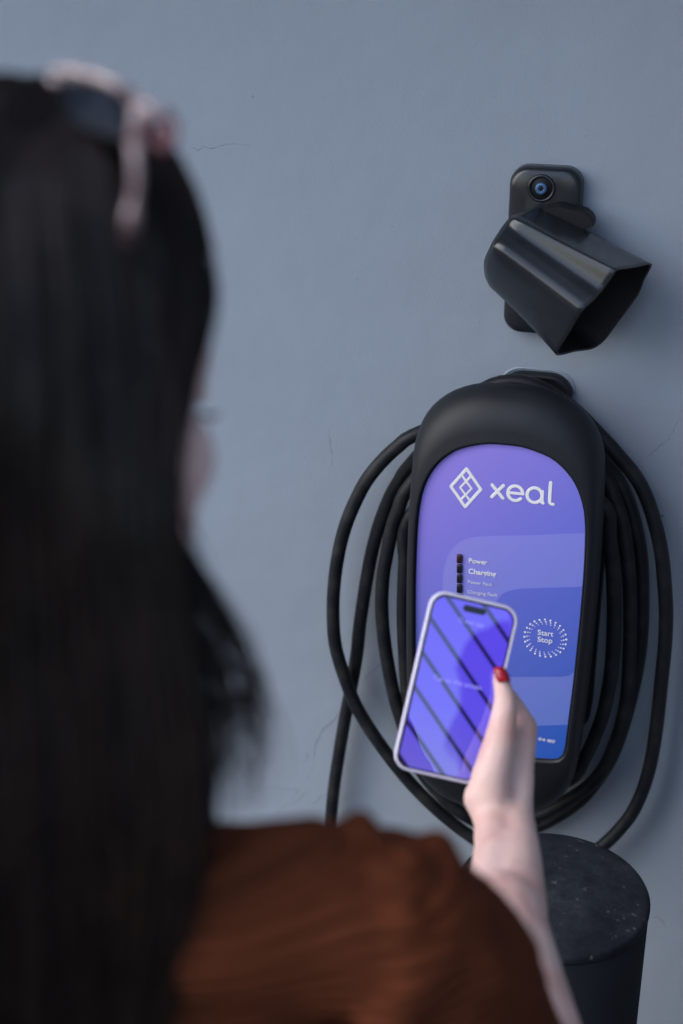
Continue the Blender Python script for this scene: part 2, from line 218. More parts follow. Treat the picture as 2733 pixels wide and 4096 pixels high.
def rrect(w, h, r, n=6):
    """rounded rectangle outline, centred, as (u, v)"""
    out = []
    for cx, cy, a0 in ((w / 2 - r, h / 2 - r, 0), (-w / 2 + r, h / 2 - r, 90), (-w / 2 + r, -h / 2 + r, 180), (w / 2 - r, -h / 2 + r, 270)):
        for k in range(n + 1):
            a = R(a0 + 90 * k / n)
            out.append((cx + r * math.cos(a), cy + r * math.sin(a)))
    return out

def box_data(c, s):
    c = Vector(c)
    v = [c + Vector((x * s[0] / 2, y * s[1] / 2, z * s[2] / 2)) for x in (-1, 1) for y in (-1, 1) for z in (-1, 1)]
    return v, [(0, 1, 3, 2), (4, 6, 7, 5), (0, 4, 5, 1), (2, 3, 7, 6), (0, 2, 6, 4), (1, 5, 7, 3)]

def capsule_data(a, ra, b, rb, seg=14):
    a, b = Vector(a), Vector(b)
    d = b - a
    L = d.length
    t = d.normalized() if L > 1e-6 else Vector((0, 0, 1))
    o = t.orthogonal().normalized()
    q = t.cross(o)
    rings = []
    for k in range(1, 6):
        x = math.pi / 2 * k / 5
        rings.append((a - t * ra * math.cos(x), ra * math.sin(x)))
    for k in range(0, 5):
        x = math.pi / 2 * k / 5
        rings.append((b + t * rb * math.sin(x), rb * math.cos(x)))
    verts = [a - t * ra]
    for c, r in rings:
        for k in range(seg):
            an = 2 * math.pi * k / seg
            verts.append(c + (o * math.cos(an) + q * math.sin(an)) * r)
    verts.append(b + t * rb)
    faces = [(0, 1 + (k + 1) % seg, 1 + k) for k in range(seg)]
    for i in range(len(rings) - 1):
        for k in range(seg):
            k2 = (k + 1) % seg
            faces.append((1 + i * seg + k, 1 + i * seg + k2, 1 + (i + 1) * seg + k2, 1 + (i + 1) * seg + k))
    e = len(verts) - 1
    s = 1 + (len(rings) - 1) * seg
    faces += [(s + k, s + (k + 1) % seg, e) for k in range(seg)]
    return verts, faces

def ellipsoid_data(c, ax, M=None, seg=20, rings=12):
    c = Vector(c)
    M = M or Matrix.Identity(3)
    verts = [c + M @ Vector((0, 0, ax[2]))]
    for i in range(1, rings):
        th = math.pi * i / rings
        for k in range(seg):
            ph = 2 * math.pi * k / seg
            verts.append(c + M @ Vector((ax[0] * math.sin(th) * math.cos(ph), ax[1] * math.sin(th) * math.sin(ph), ax[2] * math.cos(th))))
    verts.append(c + M @ Vector((0, 0, -ax[2])))
    faces = [(0, 1 + k, 1 + (k + 1) % seg) for k in range(seg)]
    for i in range(rings - 2):
        for k in range(seg):
            k2 = (k + 1) % seg
            faces.append((1 + i * seg + k, 1 + (i + 1) * seg + k, 1 + (i + 1) * seg + k2, 1 + i * seg + k2))
    e = len(verts) - 1
    s = 1 + (rings - 2) * seg
    faces += [(e, s + (k + 1) % seg, s + k) for k in range(seg)]
    return verts, faces

def blob(name, parts, voxel, mat, parent, smooth=6, clouds=None):
    """many overlapping solids grown together into one continuous skin"""
    v, f = merge(parts)
    me = bpy.data.meshes.new(name)
    me.from_pydata([tuple(p) for p in v], [], f)
    bm = bmesh.new(); bm.from_mesh(me)
    bmesh.ops.recalc_face_normals(bm, faces=bm.faces)
    bm.to_mesh(me); bm.free()
    tmp = bpy.data.objects.new('tmp', me)
    COL.objects.link(tmp)
    m = tmp.modifiers.new('remesh', 'REMESH')
    m.mode = 'VOXEL'
    m.voxel_size = voxel
    m.adaptivity = 0
    s = tmp.modifiers.new('smooth', 'SMOOTH')
    s.factor = 0.5
    s.iterations = smooth
    if clouds:
        for size, strength in clouds:
            tx = bpy.data.textures.new('folds', 'CLOUDS')
            tx.noise_scale = size
            d = tmp.modifiers.new('folds', 'DISPLACE')
            d.texture = tx
            d.texture_coords = 'GLOBAL'
            d.strength = strength
            d.mid_level = 0.5
    dg = bpy.context.evaluated_depsgraph_get()
    dg.update()
    out = bpy.data.meshes.new_from_object(tmp.evaluated_get(dg))
    bpy.data.objects.remove(tmp)
    out.name = name
    return link(name, out, mat, parent, True, False)

# ------------------------------------------------------------------ materials
def material(name, color=(0.5, 0.5, 0.5), rough=0.5, spec=0.5, **kw):
    m = bpy.data.materials.new(name)
    m.use_nodes = True
    b = m.node_tree.nodes['Principled BSDF']
    b.inputs['Base Color'].default_value = (*color, 1)
    b.inputs['Roughness'].default_value = rough
    b.inputs['Specular IOR Level'].default_value = spec
    for k, v in kw.items():
        b.inputs[k].default_value = v
    return m

def nodes(m):
    t = m.node_tree
    return t, t.nodes['Principled BSDF'], lambda ty: t.nodes.new(ty), lambda a, b: t.links.new(a, b)

def ramp(t, stops):
    r = t.nodes.new('ShaderNodeValToRGB')
    e = r.color_ramp.elements
    while len(e) < len(stops): e.new(0.5)
    for el, (p, c) in zip(e, stops):
        el.position = p
        el.color = (*c, 1) if len(c) == 3 else c
    return r

def grain(m, colors, scale, bump_scale=None, bump=0.1, dist=0.001, rough=None, detail=6, stretch=None):
    """noise-driven base colour, roughness and fine relief, in object space"""
    t, b, new, ln = nodes(m)
    tc = new('ShaderNodeTexCoord')
    src = tc.outputs['Object']
    if stretch:
        mp = new('ShaderNodeMapping'); mp.inputs['Scale'].default_value = stretch
        ln(src, mp.inputs['Vector']); src = mp.outputs[0]
    n = new('ShaderNodeTexNoise'); n.inputs['Scale'].default_value = scale; n.inputs['Detail'].default_value = detail
    ln(src, n.inputs['Vector'])
    r = ramp(t, [(0.3 + 0.4 * i / (len(colors) - 1), c) for i, c in enumerate(colors)])
    ln(n.outputs['Fac'], r.inputs[0]); ln(r.outputs[0], b.inputs['Base Color'])
    if rough:
        mr = new('ShaderNodeMapRange'); mr.inputs[3].default_value, mr.inputs[4].default_value = rough
        ln(n.outputs['Fac'], mr.inputs[0]); ln(mr.outputs[0], b.inputs['Roughness'])
    if bump_scale:
        n2 = new('ShaderNodeTexNoise'); n2.inputs['Scale'].default_value = bump_scale; n2.inputs['Detail'].default_value = 4
        ln(src, n2.inputs['Vector'])
        bp = new('ShaderNodeBump'); bp.inputs['Strength'].default_value = bump; bp.inputs['Distance'].default_value = dist
        ln(n2.outputs['Fac'], bp.inputs['Height']); ln(bp.outputs[0], b.inputs['Normal'])
    return m

WALLC = (0.298, 0.345, 0.412)
M = {}
def wall_material():
    m = material('painted_stucco', WALLC, 0.55, 0.35)
    t, b, new, ln = nodes(m)
    tc = new('ShaderNodeTexCoord')
    n = new('ShaderNodeTexNoise'); n.inputs['Scale'].default_value = 3.2; n.inputs['Detail'].default_value = 7; n.inputs['Roughness'].default_value = 0.65
    ln(tc.outputs['Object'], n.inputs['Vector'])
    r = ramp(t, [(0.3, tuple(c * 0.95 for c in WALLC)), (0.72, tuple(c * 1.05 for c in WALLC))])
    ln(n.outputs['Fac'], r.inputs[0]); ln(r.outputs[0], b.inputs['Base Color'])
    f = new('ShaderNodeTexNoise'); f.inputs['Scale'].default_value = 330; f.inputs['Detail'].default_value = 3
    g = new('ShaderNodeTexNoise'); g.inputs['Scale'].default_value = 34; g.inputs['Detail'].default_value = 5
    k = new('ShaderNodeTexNoise'); k.inputs['Scale'].default_value = 6; k.inputs['Detail'].default_value = 3
    for q in (f, g, k): ln(tc.outputs['Object'], q.inputs['Vector'])
    b1 = new('ShaderNodeBump'); b1.inputs['Strength'].default_value = 0.35; b1.inputs['Distance'].default_value = 0.0011
    b2 = new('ShaderNodeBump'); b2.inputs['Strength'].default_value = 0.30; b2.inputs['Distance'].default_value = 0.0030
    b3 = new('ShaderNodeBump'); b3.inputs['Strength'].default_value = 0.30; b3.inputs['Distance'].default_value = 0.010
    ln(k.outputs['Fac'], b3.inputs['Height']); ln(b3.outputs[0], b2.inputs['Normal'])
    ln(g.outputs['Fac'], b2.inputs['Height']); ln(b2.outputs[0], b1.inputs['Normal'])
    ln(f.outputs['Fac'], b1.inputs['Height']); ln(b1.outputs[0], b.inputs['Normal'])
    return m
M['wall'] = wall_material()
M['blocker_dark'] = grain(material('side_blocker_dark', rough=0.7, spec=0.3), [(0.12, 0.135, 0.16), (0.14, 0.155, 0.18)], 4, 200, 0.3, 0.001)  # for the added side slab; dark so it bounces little light
M['crack'] = material('crack_edge', tuple(c * 0.8 for c in WALLC), 0.7, 0.2)
M['speck'] = material('dirt_speck', (0.05, 0.055, 0.06), 0.8, 0.2)
M['ground'] = grain(material('asphalt', rough=0.85, spec=0.3), [(0.04, 0.04, 0.042), (0.07, 0.07, 0.07)], 6, 160, 0.4, 0.002)
M['blocker_pale'] = grain(material('top_blocker_pale', rough=0.7, spec=0.3), [(0.30, 0.31, 0.33), (0.36, 0.37, 0.39)], 3, 90, 0.2, 0.001)  # for the unseen slab added over the wall
M['shell'] = grain(material('charger_shell', rough=0.5, spec=0.42), [(0.007, 0.009, 0.013), (0.011, 0.013, 0.018)], 14, 1400, 0.10, 0.0003, rough=(0.48, 0.58))
M['shell_dark'] = material('charger_back', (0.008, 0.009, 0.011), 0.6, 0.3)
M['holster'] = grain(material('holster_plastic', rough=0.26, spec=0.6), [(0.012, 0.015, 0.020), (0.019, 0.022, 0.028)], 22, 1200, 0.06, 0.0003, rough=(0.20, 0.32))
M['holster_in'] = material('holster_inside', (0.006, 0.006, 0.007), 0.6, 0.3)
M['rubber'] = grain(material('cable_rubber', rough=0.5, spec=0.32), [(0.006, 0.008, 0.011), (0.009, 0.011, 0.015), (0.024, 0.025, 0.026)], 40, 500, 0.15, 0.0004, rough=(0.40, 0.62))
M['screw'] = material('blue_screw', (0.07, 0.15, 0.30), 0.4, 0.5, Metallic=0.4)
M['print'] = material('white_print', (0.92, 0.92, 0.94), 0.5, 0.4)
M['print_dim'] = material('pale_print', (0.80, 0.81, 0.92), 0.5, 0.4)
M['led'] = material('dark_indicator', (0.012, 0.012, 0.018), 0.12, 0.6)
M['led_red'] = material('dark_red_indicator', (0.045, 0.014, 0.013), 0.15, 0.6)

def panel_material(name, lift):
    m = material(name, rough=0.34, spec=0.42)
    t, b, new, ln = nodes(m)
    tc = new('ShaderNodeTexCoord')
    sx = new('ShaderNodeSeparateXYZ'); ln(tc.outputs['Object'], sx.inputs[0])
    mx = new('ShaderNodeMath'); mx.operation = 'MULTIPLY'; mx.inputs[1].default_value = 0.95
    ln(sx.outputs['X'], mx.inputs[0])
    ad = new('ShaderNodeMath'); ad.operation = 'SUBTRACT'; ln(sx.outputs['Z'], ad.inputs[0]); ln(mx.outputs[0], ad.inputs[1])
    mr = new('ShaderNodeMapRange'); mr.inputs[1].default_value = 1.22; mr.inputs[2].default_value = 0.72
    ln(ad.outputs[0], mr.inputs[0])
    r = ramp(t, [(0.0, PANEL[0]), (0.42, PANEL[1]), (1.0, PANEL[2])])
    ln(mr.outputs[0], r.inputs[0])
    mix = new('ShaderNodeMix'); mix.data_type = 'RGBA'
    mix.inputs[0].default_value = abs(lift)
    ln(r.outputs[0], mix.inputs[6])
    mix.inputs[7].default_value = (0.60, 0.62, 0.98, 1) if lift > 0 else (0.02, 0.09, 0.48, 1)
    ln(mix.outputs[2], b.inputs['Base Color'])
    return m
PANEL = [(0.36, 0.27, 0.84), (0.19, 0.205, 0.76), (0.035, 0.135, 0.56)]
M['panel'] = panel_material('panel_print', 0.0)
M['panel_light'] = panel_material('panel_print_light', 0.16)
M['panel_mid'] = panel_material('panel_print_mid', -0.16)
M['panel_deep'] = panel_material('panel_print_deep', -0.30)

def bollard_material():
    m = material('bollard_cap', rough=0.8, spec=0.25)
    t, b, new, ln = nodes(m)
    tc = new('ShaderNodeTexCoord')
    n = new('ShaderNodeTexNoise'); n.inputs['Scale'].default_value = 26; n.inputs['Detail'].default_value = 8; n.inputs['Roughness'].default_value = 0.7
    ln(tc.outputs['Object'], n.inputs['Vector'])
    r = ramp(t, [(0.38, (0.008, 0.011, 0.017)), (0.56, (0.021, 0.026, 0.034)), (0.72, (0.050, 0.057, 0.066))])
    ln(n.outputs['Fac'], r.inputs[0])
    s = new('ShaderNodeTexNoise'); s.inputs['Scale'].default_value = 120; s.inputs['Detail'].default_value = 2
    ln(tc.outputs['Object'], s.inputs['Vector'])
    r2 = ramp(t, [(0.66, (0, 0, 0)), (0.78, (1, 1, 1))])
    ln(s.outputs['Fac'], r2.inputs[0])
    mix = new('ShaderNodeMix'); mix.data_type = 'RGBA'
    ln(r2.outputs[0], mix.inputs[0]); ln(r.outputs[0], mix.inputs[6]); mix.inputs[7].default_value = (0.12, 0.13, 0.13, 1)
    ln(mix.outputs[2], b.inputs['Base Color'])
    bp = new('ShaderNodeBump'); bp.inputs['Strength'].default_value = 0.5; bp.inputs['Distance'].default_value = 0.002
    ln(n.outputs['Fac'], bp.inputs['Height']); ln(bp.outputs[0], b.inputs['Normal'])
    return m
M['bollard_cap'] = bollard_material()
M['bollard'] = grain(material('bollard_paint', rough=0.6, spec=0.25), [(0.004, 0.006, 0.010), (0.008, 0.011, 0.016)], 18, 200, 0.3, 0.0006)

def skin_material():
    m = material('skin', (0.60, 0.40, 0.35), 0.5, 0.4)
    t, b, new, ln = nodes(m)
    tc = new('ShaderNodeTexCoord')
    n = new('ShaderNodeTexNoise'); n.inputs['Scale'].default_value = 24; n.inputs['Detail'].default_value = 3
    ln(tc.outputs['Object'], n.inputs['Vector'])
    r = ramp(t, [(0.30, (0.66, 0.40, 0.36)), (0.50, (0.76, 0.53, 0.49)), (0.72, (0.80, 0.60, 0.56))])
    ln(n.outputs['Fac'], r.inputs[0]); ln(r.outputs[0], b.inputs['Base Color'])
    b.inputs['Subsurface Weight'].default_value = 0.25
    b.inputs['Subsurface Radius'].default_value = (0.008, 0.004, 0.003)
    b.inputs['Subsurface Scale'].default_value = 0.6
    n2 = new('ShaderNodeTexNoise'); n2.inputs['Scale'].default_value = 420; n2.inputs['Detail'].default_value = 3
    ln(tc.outputs['Object'], n2.inputs['Vector'])
    bp = new('ShaderNodeBump'); bp.inputs['Strength'].default_value = 0.15; bp.inputs['Distance'].default_value = 0.0006
    n3 = new('ShaderNodeTexNoise'); n3.inputs['Scale'].default_value = 48; n3.inputs['Detail'].default_value = 2
    ln(tc.outputs['Object'], n3.inputs['Vector'])
    b3 = new('ShaderNodeBump'); b3.inputs['Strength'].default_value = 0.35; b3.inputs['Distance'].default_value = 0.004
    ln(n3.outputs['Fac'], b3.inputs['Height']); ln(b3.outputs[0], bp.inputs['Normal'])
    ln(n2.outputs['Fac'], bp.inputs['Height']); ln(bp.outputs[0], b.inputs['Normal'])
    return m
M['skin'] = skin_material()
M['hair'] = grain(material('dark_hair', rough=0.42, spec=0.34), [(0.007, 0.0045, 0.004), (0.019, 0.011, 0.009)], 30)
M['hair_base'] = material('dark_hair_under', (0.006, 0.005, 0.005), 0.8, 0.1)
M['blouse'] = grain(material('rust_fabric', rough=0.9, spec=0.08, **{'Sheen Weight': 0.0}), [(0.105, 0.027, 0.011), (0.150, 0.041, 0.017)], 9, 900, 0.3, 0.0006)
def ribs(m):
    t, b, new, ln = nodes(m)
    tc = new('ShaderNodeTexCoord')
    w = new('ShaderNodeTexWave'); w.bands_direction = 'Z'; w.inputs['Scale'].default_value = 34; w.inputs['Distortion'].default_value = 1.2; w.inputs['Detail'].default_value = 2; w.inputs['Detail Scale'].default_value = 1.5
    ln(tc.outputs['Object'], w.inputs['Vector'])
    bp = new('ShaderNodeBump'); bp.inputs['Strength'].default_value = 0.8; bp.inputs['Distance'].default_value = 0.006
    ln(w.outputs['Fac'], bp.inputs['Height'])
    old = b.inputs['Normal'].links[0].from_node
    ln(bp.outputs[0], old.inputs['Normal'])
ribs(M['blouse'])
M['denim'] = grain(material('dark_denim', rough=0.85, spec=0.2), [(0.020, 0.024, 0.036), (0.035, 0.040, 0.055)], 40, 800, 0.4, 0.0008)
M['jacket'] = grain(material('black_jacket', rough=0.8, spec=0.2), [(0.010, 0.010, 0.012), (0.018, 0.018, 0.021)], 30)
M['shoe'] = material('shoe_leather', (0.02, 0.018, 0.017), 0.4, 0.5)
M['nail'] = material('red_nail_polish', (0.33, 0.002, 0.012), 0.18, 0.5)
M['lips'] = material('lips', (0.42, 0.13, 0.12), 0.4, 0.5)
M['eye'] = material('eye_white', (0.75, 0.74, 0.72), 0.15, 0.6)
M['iris'] = material('iris', (0.04, 0.022, 0.012), 0.1, 0.6)
M['tortoise'] = grain(material('tortoise_acetate', rough=0.16, spec=0.7), [(0.08, 0.03, 0.03), (0.26, 0.19, 0.19), (0.50, 0.45, 0.46)], 60)
M['tortoise_red'] = grain(material('red_tortoise_acetate', rough=0.16, spec=0.7), [(0.05, 0.014, 0.014), (0.22, 0.06, 0.06)], 60)
M['lens'] = material('dark_lens', (0.004, 0.007, 0.013), 0.25, 0.15)
M['case'] = material('lilac_phone_case', (0.70, 0.69, 0.88), 0.38, 0.45)
M['black_glass'] = material('black_glass', (0.004, 0.004, 0.005), 0.05, 0.5)

# ------------------------------------------------------------------ the setting
def grid_sheet(name, o, u, v, nu, nv, mat):
    o, u, v = Vector(o), Vector(u), Vector(v)
    verts = [o + u * (i / nu) + v * (j / nv) for j in range(nv + 1) for i in range(nu + 1)]
    faces = [(j * (nu + 1) + i, j * (nu + 1) + i + 1, (j + 1) * (nu + 1) + i + 1, (j + 1) * (nu + 1) + i) for j in range(nv) for i in range(nu)]
    return mesh(name, verts, faces, mat, None, False)
tag(grid_sheet('ground', (-150, -150, 0), (300, 0, 0), (0, 300, 0), 2, 2, M['ground']), kind='structure')

SIDE_X, SIDE_Y = 0.46, -1.25
BLOCKER_Z, BLOCKER_Y = 2.22, -0.70  # wall height, and reach of the shading slab added on top
wall = empty('wall', (0, 0, 0))
tag(wall, 'blue grey painted stucco wall with fine cracks behind the charger', 'wall')
v, f = box_data((-2.2, 0.1, BLOCKER_Z / 2), (SIDE_X * 2 + 4.4, 0.2, BLOCKER_Z))
mesh('wall_face', v, f, M['wall'], wall, False)
for pts in CRACKS:
    n = max(6, len(pts) * 4)
    q = catmull(pts, n)
    q = [p + V(random.uniform(-1, 1) * 0.0008, 0.00012, random.uniform(-1, 1) * 0.0008) for p in q]
    rs = [0.00058 * (0.45 + 0.8 * random.random()) * (0.4 + 0.6 * math.sin(math.pi * (i + 0.6) / (n + 0.2))) for i in range(n)]
    tube('crack', q, rs, M['crack'], wall, 5)
for i, p in enumerate(BLOBS):
    r = random.uniform(0.0006, 0.0012)
    v, f = ellipsoid_data((p[0], 0.0, p[2]), (r, r * 0.45, r * random.uniform(0.7, 1.3)), None, 8, 6)
    mesh('paint_blob', v, f, M['speck'] if i in (12,) else M['wall'], wall)
v, f = box_data((SIDE_X + 0.1, SIDE_Y / 2 - 0.001, BLOCKER_Z / 2), (0.2, -SIDE_Y, BLOCKER_Z))
sw = mesh('side_blocker', v, f, M['blocker_dark'], None, False)  # unseen slab, added to block light from the right
tag(sw, 'unseen dark slab added at right to shade the wall', 'wall')
v, f = box_data((-1.8, BLOCKER_Y / 2 + 0.1, BLOCKER_Z + 0.07), (5.3, -BLOCKER_Y + 0.2, 0.13))
ev = mesh('top_blocker', v, f, M['blocker_pale'], None, False)  # unseen overhang, added to darken the upper wall
tag(ev, 'unseen slab added over the wall to shade its top', 'top_blocker')

# ------------------------------------------------------------------ charger
def mirror_outline(half):
    return half + [(-x, z) for x, z in half[-2:0:-1]]
BODY = [(0, 1.2205), (.03, 1.2190), (.053, 1.2120), (.070, 1.202), (.085, 1.187), (.095, 1.169), (.1005, 1.148), (.103, 1.11), (.1048, 1.05), (.1052, .98), (.104, .90), (.1015, .83), (.099, .78), (.094, .75), (.085, .727), (.068, .707), (.045, .693), (.02, .688), (0, .687)]
FACE = [(0, 1.1655), (.02, 1.1645), (.045, 1.157), (.060, 1.147), (.073, 1.132), (.082, 1.113), (.087, 1.092), (.0897, 1.06), (.0905, 1.01), (.090, .96), (.0885, .90), (.086, .84), (.0848, .812), (.0832, .801), (.078, .794), (.070, .792), (.05, .7905), (.02, .7895), (0, .789)]
NB = 128
def ring2d(half, n=NB):
    h = catmull([(x, 0, z) for x, z in half], n // 2 + 1)
    return h + [V(-p.x, 0, p.z) for p in h[-2:0:-1]]
O2 = ring2d(BODY)
F2 = ring2d(FACE)
def offset2d(ring, d):
    out = []
    n = len(ring)
    for i in range(n):
        t = ring[(i + 1) % n] - ring[i - 1]
        nn = V(-t.z, 0, t.x).normalized()
        c = V(0, 0, 0.96)
        if nn.dot(ring[i] - c) < 0: nn = -nn
        out.append(ring[i] + nn * d)
    return out
FL = offset2d(F2, 0.0045)
def at_y(ring, y): return [V(p.x, y, p.z) for p in ring]
def scaled(ring, s, sz=None): return [V(p.x * s, 0, 0.955 + (p.z - 0.955) * (sz or s)) for p in ring]
charger = empty('charging_station', (0, 0, 0.687))
tag(charger, 'black rounded wall charger with purple and blue front panel', 'charger')
rings = [at_y(scaled(O2, .88, .80), -.012), at_y(scaled(O2, .93, .86), -.035), at_y(scaled(O2, .965, .925), -.060), at_y(scaled(O2, .99, .975), -.078), at_y(O2, -.096)]
for k in range(1, 9):
    a = math.pi / 2 * k / 8
    rings.append([FL[i] + (O2[i] - FL[i]) * math.cos(a) + V(0, -.096 - .039 * math.sin(a), 0) for i in range(NB)])
rings.append(at_y(offset2d(F2, 0.0030), -.1354))
rings.append(at_y(offset2d(F2, 0.0018), -.1350))
rings.append(at_y(offset2d(F2, 0.0012), -.1290))
rings.append(at_y(scaled(F2, .9), -.1288))
v, f = loft_data(rings)
mesh('shell', v, f, M['shell'], charger)
# dark bezel gasket round the panel
v, f = tube_data(at_y(offset2d(F2, 0.0007), -.1312), 0.0009, 6, closed=True)
mesh('panel_gasket', v, f, M['shell_dark'], charger)
def sheet(name, poly, y, mat, parent, thick=0.0002):
    n = len(poly)
    v = [V(p[0], y, p[1]) for p in poly] + [V(p[0], y + thick, p[1]) for p in poly]
    f = [tuple(range(n)), tuple(range(n, 2 * n))[::-1]] + [(i, (i + 1) % n, n + (i + 1) % n, n + i) for i in range(n)]
    return mesh(name, v, f, mat, parent, False)
panel = sheet('front_panel', [(p.x, p.z) for p in F2], -.1306, M['panel'], charger, 0.0012)
def half_w(z):
    best = min(F2, key=lambda p: abs(p.z - z) + (10 if p.x < 0 else 0))
    return best.x - 0.0006
def right_edge(z0, z1, n=14):
    return [(half_w(z0 + (z1 - z0) * i / (n - 1)), z0 + (z1 - z0) * i / (n - 1)) for i in range(n)]
def smooth2(pts, n): return [(p.x, p.z) for p in catmull([(x, 0, z) for x, z in pts], n)]
line = lambda x, x0, z0: z0 + 0.166 * (x - x0)
b1 = smooth2([(-.0605, .985), (-.0595, 1.0137), (-.0540, 1.0348), (-.0420, 1.0497), (-.0259, 1.0570), (-.005, 1.0606)], 26) + [(0.04, 1.0672)]
b1 += right_edge(1.0752, .84) + [(x, line(x, .0547, .8334)) for x in (.05, 0, -.05)] + [(-.0605, .83)]
sheet('light_printed_field', b1, -.1309, M['panel_light'], charger)
b2 = smooth2([(-.0065, .955), (-.0045, .972), (.0003, .9847), (.0074, .9948), (.0215, 1.0012), (.036, 1.004)], 22)
b2 += right_edge(1.0130, .922, 10) + smooth2([(.0886, .913), (.0860, .9060), (.0783, .9013), (.060, .8982)], 10) + [(.02, .8917)]
b2 += smooth2([(.008, .8900), (-.002, .8935), (-.0065, .904)], 8)
sheet('start_button_field', b2, -.1312, M['panel_mid'], charger)
b3 = [(x, line(x, .0547, .8334)) for x in (-.0845, 0, .0845)] + right_edge(.836, .803, 6)
b3 += [(p.x * .994, p.z + .0006) for p in F2 if p.z < .802 and p.x > -.084]
b3 += [(-half_w(z), z) for z in (.803, .808)]
sheet('deep_blue_band', b3, -.1312, M['panel_deep'], charger)
# logo and word
FY = (V(0, 1, 0), 0.02)
def stroke(pts, w=0.0019, y=-.13075, n=None):
    p = [V(x, y, z) for x, z in pts]
    if n: p = catmull(p, n)
    t0 = (p[0] - p[1]).normalized(); t1 = (p[-1] - p[-2]).normalized()
    pts = [p[0] + t0 * w * .9, p[0] + t0 * w * .55] + p + [p[-1] + t1 * w * .55, p[-1] + t1 * w * .9]
    return tube_data(pts, [w * .45, w * .84] + [w] * len(p) + [w * .84, w * .45], 8, True, FY)
def arc(cx, cz, r, a0, a1, n=20, rz=None):
    return [(cx + r * math.cos(R(a0 + (a1 - a0) * i / (n - 1))), cz + (rz or r) * math.sin(R(a0 + (a1 - a0) * i / (n - 1)))) for i in range(n)]
cx, cz, w, h = -.0389, 1.1126, .0160, .0218
dia = [stroke([(cx, cz + h), (cx - w, cz)], .0018), stroke([(cx - w, cz), (cx, cz - h)], .0018), stroke([(cx, cz - h), (cx + w, cz)], .0018), stroke([(cx + w, cz), (cx, cz + h)], .0018)]
for s in (-1, 1):
    dia.append(stroke([(cx + s * .0054, cz + .0146), (cx - s * .0061, cz), (cx + s * .0054, cz - .0146)], .0014))
mesh('diamond_logo', *merge(dia), M['print'], charger)
mesh('letter_x', *merge([stroke([(-.0110, 1.1055), (.0006, 1.1196)]), stroke([(-.0113, 1.1192), (.0008, 1.1052)])]), M['print'], charger)
mesh('letter_e', *merge([stroke(arc(.0136, 1.1122, .0078, 0, 318, 26, .0083)), stroke([(.0065, 1.1122), (.0212, 1.1122)], .0017)]), M['print'], charger)
mesh('letter_a', *merge([stroke(arc(.0338, 1.1122, .0078, 0, 360, 28, .0083)), stroke([(.0417, 1.1172), (.0417, 1.1080), (.0420, 1.1048), (.0428, 1.1042)])]), M['print'], charger)
mesh('letter_l', *merge([stroke([(.0496, 1.1282), (.0496, 1.1085), (.0500, 1.1056), (.0514, 1.1043), (.0535, 1.1040)])]), M['print'], charger)
def text_mesh(name, body, size, weight=0.0):
    c = bpy.data.curves.new(name, 'FONT')
    c.body = body
    c.size = size
    c.offset = weight
    c.extrude = 0.00008
    c.align_x = 'LEFT'
    o = bpy.data.objects.new('tmp', c)
    COL.objects.link(o)
    dg = bpy.context.evaluated_depsgraph_get(); dg.update()
    me = bpy.data.meshes.new_from_object(o.evaluated_get(dg))
    bpy.data.objects.remove(o)
    return me
def panel_text(name, body, x0, x1, z, weight, mat, y=-.1316, parent=None):
    me = text_mesh(name, body, 0.0125, weight)
    xs = [p.co.x for p in me.vertices]
    a, b = min(xs), max(xs)
    s = (x1 - x0) / (b - a)
    for p in me.vertices:
        p.co = V(x0 + (p.co.x - a) * s, y - p.co.z, z + p.co.y * s)
    return link(name, me, mat, parent or charger, False, True)
panel_text('power_lettering', 'Power', -.0326, -.0124, 1.0262, .00028, M['print'])
panel_text('charging_lettering', 'Charging', -.0326, -.0023, 1.0133, .00028, M['print'])
panel_text('power_fault_lettering', 'Power Fault', -.0326, -.0056, 1.0012, .00005, M['print_dim'])
panel_text('charging_fault_lettering', 'Charging Fault', -.0327, .0001, .9892, .00005, M['print_dim'])
panel_text('start_lettering', 'Start', .0461, .0630, .9490, .00010, M['print'])
panel_text('stop_lettering', 'Stop', .0464, .0625, .9404, .00010, M['print'])
panel_text('app_lettering', 'the app', .0538, .0731, .8150, .00005, M['print'])
dots = []
for i in range(24):
    for rr, rad, tw in ((.0228, .00118, 0), (.0200, .00088, -2.6), (.0176, .0006, -5.2)):
        a = R(15 * i + 4 + tw)
        dots.append(ellipsoid_data((.0547 + rr * math.cos(a), -.1315, .9455 + rr * math.sin(a)), (rad, .0003, rad), None, 10, 6))
mesh('dot_ring', *merge(dots), M['print'], charger)
for i in range(5):
    z = 1.0297 - .01195 * i
    x = -.0428 + .0004 * i
    rr = rrect(.0058, .0104, .0011, 3)
    v, f = loft_data([[V(x + a, -.1305, z + b) for a, b in rr], [V(x + a, -.1326, z + b) for a, b in rr], [V(x + a * .82, -.1332, z + b * .9) for a, b in rr]])
    mesh('indicator_light', v, f, M['led_red'] if i == 0 else M['led'], charger)
# back housing and wall bracket
rr = rrect(.208, .33, .028, 6)
v, f = loft_data([[V(a, -.0004, 0.937 + b) for a, b in rr], [V(a, -.036, 0.937 + b) for a, b in rr], [V(a * .96, -.042, 0.937 + b * .98) for a, b in rr]])
mesh('back_housing', v, f, M['shell_dark'], charger)
rr = rrect(.079, .15, .024, 8)
def tabring(y, d): return [V(.0145 + a * (1 - d / .04), y, 1.1295 + b * (1 - d / .075)) for a, b in rr]
v, f = loft_data([tabring(-.0003, 0), tabring(-.010, 0), tabring(-.0128, .0015), tabring(-.0128, .0045), tabring(-.0105, .0065), tabring(-.0095, .009), tabring(-.0095, .03)])
mesh('wall_bracket', v, f, M['shell'], charger)
lip = [V(.0145 + a * 1.06, -.0002, 1.1295 + b * 1.035) for a, b in rr if b > .02]
mesh('paint_lip', *tube_data(lip, .0016, 8), M['wall'], wall)

